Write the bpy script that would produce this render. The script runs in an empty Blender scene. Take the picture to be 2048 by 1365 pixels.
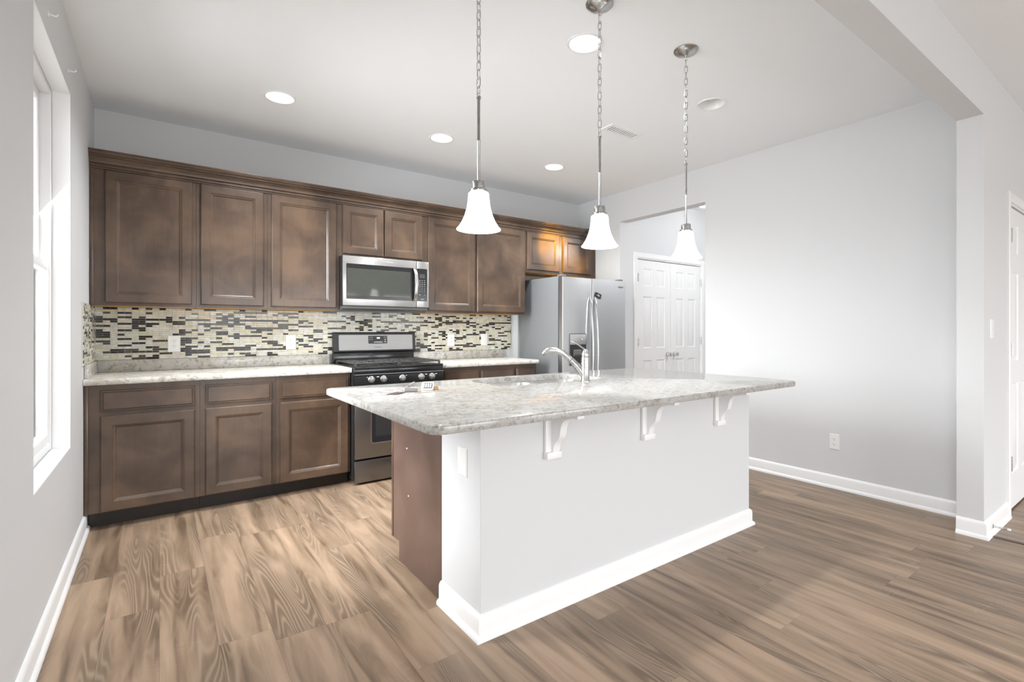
import bpy, bmesh, math, random
from mathutils import Vector, Matrix
PI = math.pi
random.seed(7)
sc = bpy.context.scene
COL = sc.collection

# ------------------------------------------------------------------ camera
cam_d = bpy.data.cameras.new('camera')
cam = bpy.data.objects.new('camera', cam_d); COL.objects.link(cam)
cam.location = (0.3663, -4.6295, 1.2106)
cam.rotation_euler = (PI/2, 0, -math.radians(36.98))
cam_d.sensor_width = 36.0; cam_d.sensor_fit = 'HORIZONTAL'
cam_d.lens = 1001.4/2048*36
cam_d.shift_x = -(1074.45-1024)/2048
cam_d.shift_y = (660.3-682.5)/2048
cam_d.clip_start = 0.05; cam_d.clip_end = 200
sc.camera = cam

# ------------------------------------------------------------------ world, lights, exposure
sc.view_settings.view_transform = 'Standard'; sc.view_settings.look = 'None'
sc.view_settings.gamma = 1.0; sc.view_settings.use_curve_mapping = False
sc.view_settings.exposure = 0.12
wd = bpy.data.worlds.new('sky'); sc.world = wd; wd.use_nodes = True
_nt = wd.node_tree   # overcast sky above, dimmer ground below the horizon
_tc = _nt.nodes.new('ShaderNodeTexCoord'); _sx = _nt.nodes.new('ShaderNodeSeparateXYZ'); _rp = _nt.nodes.new('ShaderNodeValToRGB')
_nt.links.new(_tc.outputs['Generated'], _sx.inputs[0]); _nt.links.new(_sx.outputs[2], _rp.inputs[0])
_rp.color_ramp.elements[0].position = 0.0; _rp.color_ramp.elements[0].color = (0.42, 0.42, 0.42, 1)
_rp.color_ramp.elements[1].position = 0.02; _rp.color_ramp.elements[1].color = (0.95, 0.975, 1.0, 1)
_nt.links.new(_rp.outputs[0], _nt.nodes['Background'].inputs[0])
wd.node_tree.nodes['Background'].inputs[1].default_value = 9.2

H = 2.7526          # ceiling
W = 4.4876          # kitchen right wall
YD = -3.869         # near face of the divider wall
XR, YR = 7.6, -9.2  # great room right and rear walls

def area(name, loc, rot, sx, sy, power, col=(1, 1, 1), spread=180):
    d = bpy.data.lights.new(name, 'AREA'); d.shape = 'RECTANGLE'; d.size = sx; d.size_y = sy
    d.energy = power; d.color = col; d.spread = math.radians(spread)
    o = bpy.data.objects.new(name, d); o.location = loc; o.rotation_euler = rot; COL.objects.link(o); return o
# daylight at the windows of the room (each lamp fills its own opening, from outside)
area('daylight_kitchen_window', (-0.24, -1.617, 1.56), (0, -PI/2+math.radians(30), 0), 1.80, 0.93, 82, (0.94, 0.975, 1.0), spread=128)
# the sky itself lights the room through unseen openings added for its light; portals guide the sampling
for nm, x, w_ in (('rear_opening_wide', 2.6, 3.6), ('rear_opening_far', 6.0, 1.8)):
    o = area(nm, (x, YR-0.2, 1.05), (PI/2, 0, 0), w_, 2.1, 1); o.data.cycles.is_portal = True
o = area('side_opening', (-0.14, -5.1, 1.45), (0, -PI/2, 0), 1.5, 1.1, 1); o.data.cycles.is_portal = True

def lamp(name, kind, loc, power, col, rot=(0, 0, 0), size=60, blend=0.6, rad=0.05):
    d = bpy.data.lights.new(name, kind); d.energy = power; d.color = col
    d.shadow_soft_size = rad
    if kind == 'SPOT': d.spot_size = math.radians(size); d.spot_blend = blend
    o = bpy.data.objects.new(name, d); o.location = loc; o.rotation_euler = rot; COL.objects.link(o); return o

# ------------------------------------------------------------------ materials
def mat(name, base=(0.8, 0.8, 0.8), rough=0.5, metal=0.0, spec=0.5, coat=0.0):
    m = bpy.data.materials.new(name); m.use_nodes = True
    b = m.node_tree.nodes['Principled BSDF']
    b.inputs['Base Color'].default_value = (*base, 1); b.inputs['Roughness'].default_value = rough
    b.inputs['Metallic'].default_value = metal; b.inputs['Specular IOR Level'].default_value = spec
    b.inputs['Coat Weight'].default_value = coat
    return m
class N:
    """small node-tree helper"""
    def __init__(s, m): s.nt = m.node_tree; s.b = s.nt.nodes['Principled BSDF']
    def n(s, t, **kw):
        x = s.nt.nodes.new(t)
        for k, v in kw.items(): setattr(x, k, v)
        return x
    def put(s, sock, v):
        if isinstance(v, bpy.types.NodeSocket): s.nt.links.new(v, sock)
        else: sock.default_value = v
    def math(s, op, a, b=None, c=None):
        x = s.n('ShaderNodeMath', operation=op); s.put(x.inputs[0], a)
        if b is not None: s.put(x.inputs[1], b)
        if c is not None: s.put(x.inputs[2], c)
        return x.outputs[0]
    def pos(s): return s.n('ShaderNodeNewGeometry').outputs['Position']
    def scale(s, v, sc_, off=None):
        x = s.n('ShaderNodeVectorMath', operation='MULTIPLY'); s.put(x.inputs[0], v); x.inputs[1].default_value = sc_
        return x.outputs[0]
    def comb(s, x, y, z):
        c = s.n('ShaderNodeCombineXYZ'); s.put(c.inputs[0], x); s.put(c.inputs[1], y); s.put(c.inputs[2], z); return c.outputs[0]
    def noise(s, v, scale, detail=3, rough=0.5, dist=0.0):
        x = s.n('ShaderNodeTexNoise'); s.put(x.inputs['Vector'], v); x.inputs['Scale'].default_value = scale
        x.inputs['Detail'].default_value = detail; x.inputs['Roughness'].default_value = rough; x.inputs['Distortion'].default_value = dist
        return x.outputs['Fac']
    def ramp(s, f, stops, interp='LINEAR'):
        x = s.n('ShaderNodeValToRGB'); s.put(x.inputs[0], f); r = x.color_ramp; r.interpolation = interp
        while len(r.elements) < len(stops): r.elements.new(0.5)
        for e, (p, c) in zip(r.elements, stops): e.position = p; e.color = (*c, 1) if len(c) == 3 else c
        return x.outputs[0]
    def mix(s, f, a, b, mode='MIX'):
        x = s.n('ShaderNodeMix', data_type='RGBA', blend_type=mode); s.put(x.inputs[0], f)
        for sock, v in ((x.inputs[6], a), (x.inputs[7], b)):
            s.put(sock, v if isinstance(v, bpy.types.NodeSocket) else (*v, 1))
        return x.outputs[2]
    def color(s, c): s.put(s.b.inputs['Base Color'], c)
    def bump(s, h, strength, dist=0.002):
        x = s.n('ShaderNodeBump'); x.inputs['Strength'].default_value = strength; x.inputs['Distance'].default_value = dist
        s.put(x.inputs['Height'], h); s.put(s.b.inputs['Normal'], x.outputs[0])

def g3(v): return (v, v, v)

M = {}
M['wall'] = mat('wall_paint', (0.655, 0.66, 0.667), 0.55, spec=0.3)
n = N(M['wall']); n.bump(n.noise(n.pos(), 260, 2), 0.06, 0.001)
M['ceiling'] = mat('ceiling_paint', (0.90, 0.92, 0.94), 0.8, spec=0.2)
n = N(M['ceiling']); n.bump(n.noise(n.pos(), 90, 3), 0.08, 0.002)
M['trim'] = mat('white_trim_paint', (0.86, 0.86, 0.86), 0.35)
n = N(M['trim']); n.bump(n.noise(n.pos(), 40, 2), 0.02, 0.001)
M['white_plastic'] = mat('white_plastic', (0.84, 0.84, 0.83), 0.3)
n = N(M['white_plastic']); n.bump(n.noise(n.pos(), 300, 2), 0.02, 0.0005)
M['vinyl'] = mat('white_vinyl', (0.82, 0.82, 0.82), 0.35)
n = N(M['vinyl']); n.bump(n.noise(n.pos(), 60, 2), 0.02, 0.001)

def wood(name, lo, mid, hi, rough=0.33):
    m = mat(name, mid, rough, coat=0.25, spec=0.4); n = N(m); p = n.pos(); n.b.inputs['Coat Roughness'].default_value = 0.16
    mott = n.noise(p, 4.2, 3, 0.55, 0.4)
    grain = n.noise(n.scale(p, (60, 60, 5)), 1.0, 3, 0.6)
    f = n.math('ADD', n.math('MULTIPLY', mott, 0.86), n.math('MULTIPLY', grain, 0.14))
    n.color(n.ramp(f, [(0.32, lo), (0.5, mid), (0.68, hi)]))
    n.put(n.b.inputs['Roughness'], n.math('MULTIPLY_ADD', mott, 0.16, rough-0.08))
    n.bump(grain, 0.03, 0.001)
    return m
M['wood'] = wood('brown_stained_cabinet_wood', (0.049, 0.031, 0.021), (0.080, 0.050, 0.033), (0.122, 0.076, 0.047))
M['wood_panel'] = wood('brown_stained_end_panel', (0.078, 0.047, 0.036), (0.100, 0.061, 0.047), (0.124, 0.078, 0.060), 0.4)
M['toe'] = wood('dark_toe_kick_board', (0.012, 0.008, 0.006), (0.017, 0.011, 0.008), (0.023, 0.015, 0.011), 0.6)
M['raw_wood'] = mat('unfinished_maple', (0.52, 0.30, 0.11), 0.6)
n = N(M['raw_wood']); n.color(n.ramp(n.noise(n.scale(n.pos(), (3, 30, 30)), 1, 3), [(0.3, (0.62, 0.31, 0.075)), (0.7, (0.74, 0.42, 0.13))]))

# floor: vinyl planks along Y with cathedral grain (contour lines of a stretched noise field)
def floor_mat(name, tint=(1, 1, 1)):
    m = mat(name, (0.3, 0.23, 0.17), 0.36); n = N(m)
    sx = n.n('ShaderNodeSeparateXYZ'); n.put(sx.inputs[0], n.pos()); x, y = sx.outputs[0], sx.outputs[1]
    PW, PL = 0.182, 1.22
    u = n.math('DIVIDE', x, PW); iu = n.math('FLOOR', u); fu = n.math('SUBTRACT', u, iu)
    w1 = n.n('ShaderNodeTexWhiteNoise', noise_dimensions='1D'); n.put(w1.inputs['W'], iu)
    v = n.math('ADD', n.math('DIVIDE', y, PL), n.math('MULTIPLY', w1.outputs['Value'], 3.7)); iv = n.math('FLOOR', v); fv = n.math('SUBTRACT', v, iv)
    w2 = n.n('ShaderNodeTexWhiteNoise', noise_dimensions='2D'); n.put(w2.inputs['Vector'], n.comb(iu, iv, 0)); r = w2.outputs['Value']
    ox = n.math('MULTIPLY_ADD', r, 37.0, x); oy = n.math('MULTIPLY_ADD', r, 91.0, y)
    field = n.noise(n.comb(n.math('MULTIPLY', ox, 7.5), n.math('MULTIPLY', oy, 0.62), r), 1.0, 1.5, 0.45, 0.25)
    rings = n.math('SINE', n.math('MULTIPLY', field, 200.0))
    rings = n.math('POWER', n.math('MULTIPLY_ADD', rings, 0.5, 0.5), 2.2)
    mask = n.ramp(n.noise(n.comb(n.math('MULTIPLY', ox, 8.5), n.math('MULTIPLY', oy, 0.9), 3.3), 1.0, 2), [(0.50, g3(0)), (0.62, g3(1))])
    fine = n.noise(n.comb(n.math('MULTIPLY', ox, 170.0), n.math('MULTIPLY', oy, 7.0), 0.0), 1.0, 3, 0.6)
    streak = n.noise(n.comb(n.math('MULTIPLY', ox, 16.0), n.math('MULTIPLY', oy, 1.4), 1.7), 1.0, 3, 0.5, 0.6)
    cross = n.noise(n.comb(n.math('MULTIPLY', ox, 22.0), n.math('MULTIPLY', oy, 160.0), 5.0), 1.0, 2, 0.5)
    crossm = n.ramp(n.noise(n.comb(n.math('MULTIPLY', ox, 7.0), n.math('MULTIPLY', oy, 5.0), 8.0), 1.0, 1), [(0.6, g3(0)), (0.7, g3(1))])
    t = lambda c: tuple(a*b for a, b in zip(c, tint))
    base = n.ramp(streak, [(0.33, t((0.150, 0.103, 0.068))), (0.46, t((0.30, 0.217, 0.150))), (0.62, t((0.415, 0.305, 0.218)))])
    base = n.mix(n.math('MULTIPLY', mask, 0.68), base, t((0.150, 0.106, 0.072)))
    base = n.mix(n.math('MULTIPLY', n.math('MULTIPLY', mask, rings), 0.70), base, t((0.40, 0.312, 0.228)))
    base = n.mix(n.math('MULTIPLY', fine, 0.22), base, t((0.15, 0.108, 0.075)))
    base = n.mix(n.math('MULTIPLY', crossm, n.math('MULTIPLY', n.ramp(cross, [(0.5, g3(0)), (0.68, g3(1))]), 0.3)), base, t((0.44, 0.36, 0.28)))
    tone = n.math('MULTIPLY_ADD', r, 0.20, 0.90)
    base = n.mix(1.0, base, n.comb(tone, tone, tone), 'MULTIPLY')
    e = n.math('MINIMUM', n.math('MULTIPLY', n.math('MINIMUM', fu, n.math('SUBTRACT', 1.0, fu)), PW), n.math('MULTIPLY', n.math('MINIMUM', fv, n.math('SUBTRACT', 1.0, fv)), PL))
    seam = n.ramp(n.math('MULTIPLY', e, 300.0), [(0.12, g3(1)), (0.42, g3(0))])
    n.color(n.mix(n.math('MULTIPLY', seam, 0.42), base, t((0.09, 0.062, 0.043))))
    n.put(n.b.inputs['Roughness'], n.math('MULTIPLY_ADD', streak, 0.16, 0.30))
    n.bump(n.math('SUBTRACT', n.math('MULTIPLY', fine, 0.3), seam), 0.12, 0.0015)
    return m
M['floor'] = floor_mat('vinyl_plank_floor', (0.93, 0.89, 0.85))

def stone(name, sc_=1.0, warm=0.0, rough=0.10, tone=(0.57, 0.567, 0.56)):
    m = mat(name, (0.7, 0.7, 0.68), rough, spec=0.42); n = N(m); p = n.pos()
    a = n.noise(p, 38*sc_, 6, 0.68, 0.9); b = n.noise(p, 16*sc_, 4, 0.6, 1.2); c = n.noise(p, 95*sc_, 4, 0.7, 0.5)
    base = n.ramp(b, [(0.30, (0.60-warm*.02, 0.575-warm*.04, 0.53-warm*.08)), (0.5, (0.72, 0.705, 0.675)), (0.7, (0.80, 0.795, 0.785))])
    base = n.mix(n.ramp(a, [(0.37, g3(0.8)), (0.47, g3(0))]), base, (0.36, 0.335, 0.30))
    base = n.mix(n.ramp(c, [(0.33, g3(0.7)), (0.41, g3(0))]), base, (0.22, 0.21, 0.20))
    base = n.mix(n.ramp(a, [(0.60, g3(0)), (0.72, g3(0.7))]), base, (0.86, 0.86, 0.85))
    n.color(n.mix(1.0, base, tone, 'MULTIPLY'))
    return m
M['granite'] = stone('pale_flecked_granite', 1.0, 0.5)
M['laminate'] = stone('pale_marbled_counter', 0.62, 1.0, 0.16, (0.74, 0.725, 0.69))

def steel(name, base, rough, stretch=(2, 2, 120), bump=0.015):
    m = mat(name, base, rough, metal=1.0); n = N(m)
    g = n.noise(n.scale(n.pos(), stretch), 1.0, 3)
    n.put(n.b.inputs['Roughness'], n.math('MULTIPLY_ADD', g, 0.14, rough-0.07))
    n.bump(g, bump, 0.0005)
    return m
M['steel'] = steel('brushed_stainless_steel', (0.56, 0.555, 0.545), 0.30)
M['fridge_steel'] = steel('brushed_fridge_steel', (0.58, 0.585, 0.59), 0.36)
M['range_steel'] = steel('brushed_range_steel', (0.21, 0.20, 0.197), 0.36)
M['panel_steel'] = steel('matte_panel_steel', (0.40, 0.395, 0.385), 0.5)
M['handle_steel'] = steel('satin_handle_steel', (0.55, 0.55, 0.55), 0.24, (80, 80, 4))
M['nickel'] = steel('brushed_nickel', (0.46, 0.455, 0.445), 0.27, (30, 30, 30), 0.001)
M['chrome'] = steel('polished_chrome', (0.70, 0.70, 0.70), 0.09, (60, 60, 60))
M['fridge_side'] = mat('grey_enamel_side', (0.20, 0.207, 0.212), 0.45)
n = N(M['fridge_side']); n.bump(n.noise(n.pos(), 300, 2), 0.05, 0.0005)
def plain(key, name, base, rough, metal=0.0, spec=0.5):
    M[key] = mat(name, base, rough, metal, spec); n = N(M[key])
    k = n.noise(n.pos(), 50, 2)
    lo = tuple(c*0.96 for c in base); hi = tuple(min(1, c*1.04) for c in base)
    n.color(n.ramp(k, [(0.3, lo), (0.7, hi)]))
plain('black', 'black_enamel', (0.012, 0.012, 0.013), 0.16)
plain('black_soft', 'matte_black_plastic', (0.02, 0.02, 0.021), 0.45)
plain('grate', 'dark_cast_iron', (0.030, 0.027, 0.025), 0.42)
plain('dark_glass', 'dark_oven_glass', (0.022, 0.021, 0.024), 0.06)
plain('mw_glass', 'grey_microwave_glass', (0.055, 0.057, 0.050), 0.05)
plain('grey_print', 'grey_print', (0.45, 0.45, 0.45), 0.5)
plain('white_print', 'white_print', (0.8, 0.8, 0.8), 0.5)
plain('dark_print', 'dark_grey_print', (0.10, 0.10, 0.10), 0.4)
plain('lcd', 'dim_display', (0.05, 0.06, 0.05), 0.2)
plain('hole', 'dark_slot', (0.03, 0.03, 0.03), 0.6)
plain('grout', 'pale_grout', (0.62, 0.60, 0.55), 0.7)
plain('fob', 'grey_plastic', (0.26, 0.25, 0.24), 0.35)
plain('tan', 'tan_leather', (0.42, 0.27, 0.13), 0.6)
plain('card', 'dark_printed_card', (0.018, 0.012, 0.012), 0.4)
plain('card_red', 'dull_red_print', (0.16, 0.06, 0.05), 0.4)
plain('gold', 'brass_metal', (0.6, 0.42, 0.2), 0.3, 1.0)

def emit(key, name, col, strength, base=(0.9, 0.9, 0.9), rough=0.3):
    M[key] = mat(name, base, rough); b = M[key].node_tree.nodes['Principled BSDF']
    b.inputs['Emission Color'].default_value = (*col, 1); b.inputs['Emission Strength'].default_value = strength
emit('lens', 'lit_lamp_lens', (1, 0.98, 0.95), 4.0)
emit('shade', 'lit_frosted_glass', (1, 0.995, 0.985), 4.5, (0.85, 0.85, 0.85), 0.25)
emit('clock', 'lit_clock_digits', (0.8, 0.95, 1), 1.2)
emit('led', 'lit_indicator', (0.9, 0.95, 1), 2.0)

# clear window glass: straight-through with a thin reflection
mg = bpy.data.materials.new('window_glass'); mg.use_nodes = True; M['glass'] = mg
nt = mg.node_tree; nt.nodes.clear()
o_ = nt.nodes.new('ShaderNodeOutputMaterial'); mx = nt.nodes.new('ShaderNodeMixShader'); tr = nt.nodes.new('ShaderNodeBsdfTransparent'); gl = nt.nodes.new('ShaderNodeBsdfGlossy')
fr = nt.nodes.new('ShaderNodeFresnel'); fr.inputs[0].default_value = 1.35; gl.inputs['Roughness'].default_value = 0.02
nt.links.new(fr.outputs[0], mx.inputs[0]); nt.links.new(tr.outputs[0], mx.inputs[1]); nt.links.new(gl.outputs[0], mx.inputs[2]); nt.links.new(mx.outputs[0], o_.inputs[0])

# mosaic tiles
def tile(key, name, c, rough=0.09):
    M[key] = mat(name, c, rough, spec=0.32); n = N(M[key]); k = n.noise(n.pos(), 34, 3)
    n.color(n.ramp(k, [(0.3, tuple(x*0.82 for x in c)), (0.7, tuple(min(1, x*1.15) for x in c))]))
tile('t_dark', 'dark_brown_glass_tile', (0.022, 0.017, 0.016))
tile('t_mid', 'taupe_glass_tile', (0.072, 0.060, 0.047))
tile('t_cream', 'cream_stone_tile', (0.66, 0.62, 0.49), 0.2)
tile('t_pale', 'pale_grey_glass_tile', (0.68, 0.675, 0.62))
tile('t_green', 'pale_green_glass_tile', (0.60, 0.605, 0.47))

# ------------------------------------------------------------------ mesh helpers
class MB:
    def __init__(s): s.bm = bmesh.new(); s.mi = 0
    def _mark(s, faces):
        for f in faces: f.material_index = s.mi
    def face(s, pts):
        f = s.bm.faces.new([s.bm.verts.new(p) for p in pts]); f.material_index = s.mi; return f
    def box(s, x0, x1, y0, y1, z0, z1, bev=0.0, seg=2):
        vs = [s.bm.verts.new((x, y, z)) for x in (x0, x1) for y in (y0, y1) for z in (z0, z1)]
        q = [(0, 1, 3, 2), (4, 6, 7, 5), (0, 4, 5, 1), (2, 3, 7, 6), (0, 2, 6, 4), (1, 5, 7, 3)]
        fs = [s.bm.faces.new([vs[i] for i in f]) for f in q]; s._mark(fs)
        if bev:
            r = bmesh.ops.bevel(s.bm, geom=list({e for f in fs for e in f.edges}), offset=bev, segments=seg, affect='EDGES', profile=0.5, clamp_overlap=True)
            s._mark(r['faces'])
        return s
    def loops(s, rings, cap0=False, cap1=True, closed=True):
        """rings: lists of equal-length point rings; skins them"""
        R = [[s.bm.verts.new(p) for p in r] for r in rings]; k = len(R[0]); fs = []
        for a, b in zip(R, R[1:]):
            for i in range(k if closed else k-1):
                j = (i+1) % k
                try: fs.append(s.bm.faces.new((a[i], a[j], b[j], b[i])))
                except ValueError: pass
        if cap0: fs.append(s.bm.faces.new(R[0][::-1]))
        if cap1: fs.append(s.bm.faces.new(R[-1]))
        s._mark(fs); return R
    def rects(s, mp, rs, back=True):
        s.loops([[mp(u0, v0, w), mp(u1, v0, w), mp(u1, v1, w), mp(u0, v1, w)] for u0, u1, v0, v1, w in rs], cap0=back, cap1=True)
    def prism(s, pts, mp, a0, a1):
        """2D outline pts extruded from a0 to a1; mp(p, a) -> xyz"""
        s.loops([[mp(p, a0) for p in pts], [mp(p, a1) for p in pts]], cap0=True, cap1=True)
    def lathe(s, prof, c=(0, 0, 0), axis='Z', seg=24, cap0=False, cap1=False):
        rings = []
        for r, h in prof:
            ring = []
            for i in range(seg):
                a = 2*PI*i/seg; x, y = r*math.cos(a), r*math.sin(a)
                p = {'Z': (x, y, h), 'Y': (x, h, y), 'X': (h, x, y)}[axis]
                ring.append((c[0]+p[0], c[1]+p[1], c[2]+p[2]))
            rings.append(ring)
        s.loops(rings, cap0, cap1)
    def tube(s, path, r, seg=10, closed=False, caps=True, flat=1.0):
        """round tube along path; r number or list; flat squashes along the second frame axis"""
        P = [Vector(p) for p in path]; k = len(P); rr = r if isinstance(r, (list, tuple)) else [r]*k
        rings = []; up = None
        for i in range(k):
            if closed: t = (P[(i+1) % k]-P[i-1])
            else: t = P[min(i+1, k-1)]-P[max(i-1, 0)]
            t.normalize()
            if up is None:
                up = Vector((0, 0, 1)) if abs(t.z) < 0.9 else Vector((1, 0, 0))
            a = t.cross(up)
            if a.length < 1e-6: a = t.orthogonal()
            a.normalize(); b = a.cross(t).normalized(); up = b
            rings.append([P[i]+(a*math.cos(2*PI*j/seg)+b*math.sin(2*PI*j/seg)*flat)*rr[i] for j in range(seg)])
        if closed: rings.append(rings[0]); s.loops(rings, False, False)
        else: s.loops(rings, caps, caps)
    def plate(s, outer_rings, holes, z0, z1):
        """slab: outer_rings = rings of outline from the underside to the top; holes = outlines cut right through"""
        R = s.loops(outer_rings, False, False)
        for zi, ring in (((0, R[0]), (1, R[-1])) if len(R) > 1 else ((0, R[0]),)):
            edges = []
            for i in range(len(ring)):
                e = s.bm.edges.get((ring[i], ring[(i+1) % len(ring)])) or s.bm.edges.new((ring[i], ring[(i+1) % len(ring)])); edges.append(e)
            for h in holes:
                vs = [s.bm.verts.new((p[0], p[1], z1 if zi else z0)) for p in h]
                for i in range(len(vs)): edges.append(s.bm.edges.new((vs[i], vs[(i+1) % len(vs)])))
            r = bmesh.ops.triangle_fill(s.bm, use_beauty=True, use_dissolve=False, edges=edges)
            s._mark([f for f in r['geom'] if isinstance(f, bmesh.types.BMFace)])
        if z0 != z1:
            for h in holes:
                s.loops([[(p[0], p[1], z0) for p in h], [(p[0], p[1], z1) for p in h]], False, False)
        bmesh.ops.remove_doubles(s.bm, verts=s.bm.verts, dist=1e-5)
    def build(s, name, mats, parent=None, sharp=35, recalc=True, local=False):
        if recalc: bmesh.ops.recalc_face_normals(s.bm, faces=s.bm.faces)
        me = bpy.data.meshes.new(name)
        if parent is not None and not local:
            r = parent
            while r.parent: r = r.parent
            bmesh.ops.translate(s.bm, verts=s.bm.verts, vec=-Vector(r.location))
        s.bm.to_mesh(me); s.bm.free()
        for m in (mats if isinstance(mats, (list, tuple)) else [mats]): me.materials.append(m)
        if sharp:
            me.polygons.foreach_set('use_smooth', [True]*len(me.polygons)); me.set_sharp_from_angle(angle=math.radians(sharp))
        o = bpy.data.objects.new(name, me); COL.objects.link(o)
        if parent is not None: o.parent = parent
        return o

def thing(name, label, cat, loc=(0, 0, 0), group=None):
    o = bpy.data.objects.new(name, None); o.location = loc; COL.objects.link(o); o.empty_display_size = 0.1
    return tag(o, label, cat, group)
def tag(o, label, cat, group=None, kind=None):
    o['label'] = label; o['category'] = cat
    if group: o['group'] = group
    if kind: o['kind'] = kind
    return o
def struct(o, label=None, cat=None):
    o['kind'] = 'structure'
    if label: o['label'] = label
    if cat: o['category'] = cat
    return o
def dup(root, loc, label, group=None):
    r = root.copy(); COL.objects.link(r); r.location = loc; r['label'] = label
    if group: r['group'] = group
    def kids(src, dst):
        for ch in list(src.children):
            c = ch.copy(); COL.objects.link(c); c.parent = dst; kids(ch, c)
    kids(root, r)
    return r
def text(name, body, size, mp_matrix, m, parent, extrude=0.0004, bold=False):
    cu = bpy.data.curves.new(name, 'FONT'); cu.body = body; cu.size = size; cu.extrude = extrude; cu.align_x = 'CENTER'; cu.align_y = 'CENTER'
    if bold: cu.offset = size*0.02
    cu.resolution_u = 2
    t = bpy.data.objects.new(name+'_curve', cu); COL.objects.link(t)
    bpy.context.view_layer.update()
    me = bpy.data.meshes.new_from_object(t.evaluated_get(bpy.context.evaluated_depsgraph_get()))
    bpy.data.objects.remove(t); bpy.data.curves.remove(cu)
    me.name = name
    r = parent
    while r.parent: r = r.parent
    me.transform(Matrix.Translation(-Vector(r.location)) @ mp_matrix)
    me.materials.clear(); me.materials.append(m)
    o = bpy.data.objects.new(name, me); COL.objects.link(o); o.parent = parent
    return o
def face_front(x, y, z):   # text lying on a plane that faces -Y
    return Matrix.Translation((x, y, z)) @ Matrix.Rotation(PI/2, 4, 'X')
def rrect(x0, x1, y0, y1, r, inset=0.0, seg=6):
    x0 += inset; x1 -= inset; y0 += inset; y1 -= inset; r = max(r-inset, 0.0005); pts = []
    for cx, cy, a0 in ((x1-r, y0+r, -PI/2), (x1-r, y1-r, 0), (x0+r, y1-r, PI/2), (x0+r, y0+r, PI)):
        for i in range(seg+1):
            a = a0+PI/2*i/seg; pts.append((cx+r*math.cos(a), cy+r*math.sin(a)))
    return pts
def circ(x, y, r, seg=32): return [(x+r*math.cos(2*PI*i/seg), y+r*math.sin(2*PI*i/seg)) for i in range(seg)]
def ring3(pts, z): return [(p[0], p[1], z) for p in pts]

# ------------------------------------------------------------------ setting: shell
b = MB(); b.box(-0.3, W+0.06, YR-0.2, 0.12, -0.12, 0.0); struct(b.build('floor', M['floor'], sharp=0), 'tan wood-look vinyl plank floor of the kitchen', 'floor')
b = MB(); b.box(W+0.06, XR+0.2, YR-0.2, 0.12, -0.12, 0.0); struct(b.build('floor_hall', floor_mat('vinyl_plank_floor_hall', (1.0, 0.91, 0.81)), sharp=0), 'warmer plank floor beyond the transition strip', 'floor')

LIT = [(1.001, -0.95), (2.174, -0.95), (3.345, -0.94), (2.192, -2.632)]
UNLIT = (3.372, -2.615)
RC = 0.084
b = MB()
b.plate([ring3([(-0.3, YR-0.2), (XR+0.2, YR-0.2), (XR+0.2, 0.12), (-0.3, 0.12)], H)], [circ(x, y, RC) for x, y in LIT+[UNLIT]], H, H)
ceil = b.build('ceiling', M['ceiling'], sharp=0, recalc=False); struct(ceil, 'white painted ceiling with recessed lights', 'ceiling')
b = MB(); b.box(-0.3, XR+0.2, YR-0.2, 0.12, H+0.16, H+0.2); struct(b.build('ceiling_deck', M['ceiling'], sharp=0))

b = MB(); b.box(-0.2, W, 0.0, 0.12, 0, H+0.16); struct(b.build('wall_back', M['wall'], sharp=0), 'grey painted back wall above the brown cabinets', 'wall')
# left wall: window opening y -2.085..-1.15, z .608..2.415 
WY0, WY1, WZ0, WZ1 = -2.085, -1.15, 0.608, 2.415
b = MB()
for y0, y1, z0, z1 in ((WY1, 0.12, 0, H+.16), (WY0, WY1, 0, WZ0), (WY0, WY1, WZ1, H+.16), (-4.55, WY0, 0, H+.16), (-5.65, -4.55, 0, .7), (-5.65, -4.55, 2.2, H+.16), (YR-.2, -5.65, 0, H+.16)):  # includes an unseen opening beside the camera, added to light the right wall
    b.box(-0.15, 0, y0, y1, z0, z1)
struct(b.build('wall_left', M['wall'], sharp=0), 'grey painted left wall around the window', 'wall')
# the opening's returns are painted white
b = MB()
t = 0.004
b.box(-0.068, -0.0005, WY1-t, WY1+.001, WZ0+t, WZ1-t); b.box(-0.068, -0.0005, WY0-.001, WY0+t, WZ0+t, WZ1-t)
b.box(-0.068, -0.0005, WY0, WY1, WZ1-t, WZ1+.001); b.box(-0.068, -0.0005, WY0, WY1, WZ0-.001, WZ0+t)
struct(b.build('trim_1', M['trim'], sharp=0), 'white returns lining the window opening', 'window reveal')
# rear wall with two large openings added to admit sky light, and the great room's right wall (both behind the camera)
b = MB()
for x0, x1, z0, z1 in ((-.2, .8, 0, H+.16), (.8, 4.4, 0, .02), (.8, 4.4, 2.1, H+.16), (4.4, 5.1, 0, H+.16), (5.1, 6.9, 0, .02), (5.1, 6.9, 2.1, H+.16), (6.9, XR+.2, 0, H+.16)):
    b.box(x0, x1, YR-.15, YR, z0, z1)
struct(b.build('wall_rear', M['wall'], sharp=0))
b = MB(); b.box(XR, XR+.15, YR-.2, YD+0.06, 0, H+.16); struct(b.build('wall_far', M['wall'], sharp=0))
# kitchen right wall, opening y -1.80..-0.70, z 0..2.43
OY0, OY1, OZ = -1.80, -0.70, 2.425
b = MB()
b.box(W, W+.12, OY1, 0.12, 0, H+.16); b.box(W, W+.12, OY0, OY1, OZ, H+.16); b.box(W, W+.12, -3.744, OY0, 0, H+.16)
struct(b.build('wall_right', M['wall'], sharp=0), 'pale grey right wall with the hall opening', 'wall')
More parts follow.
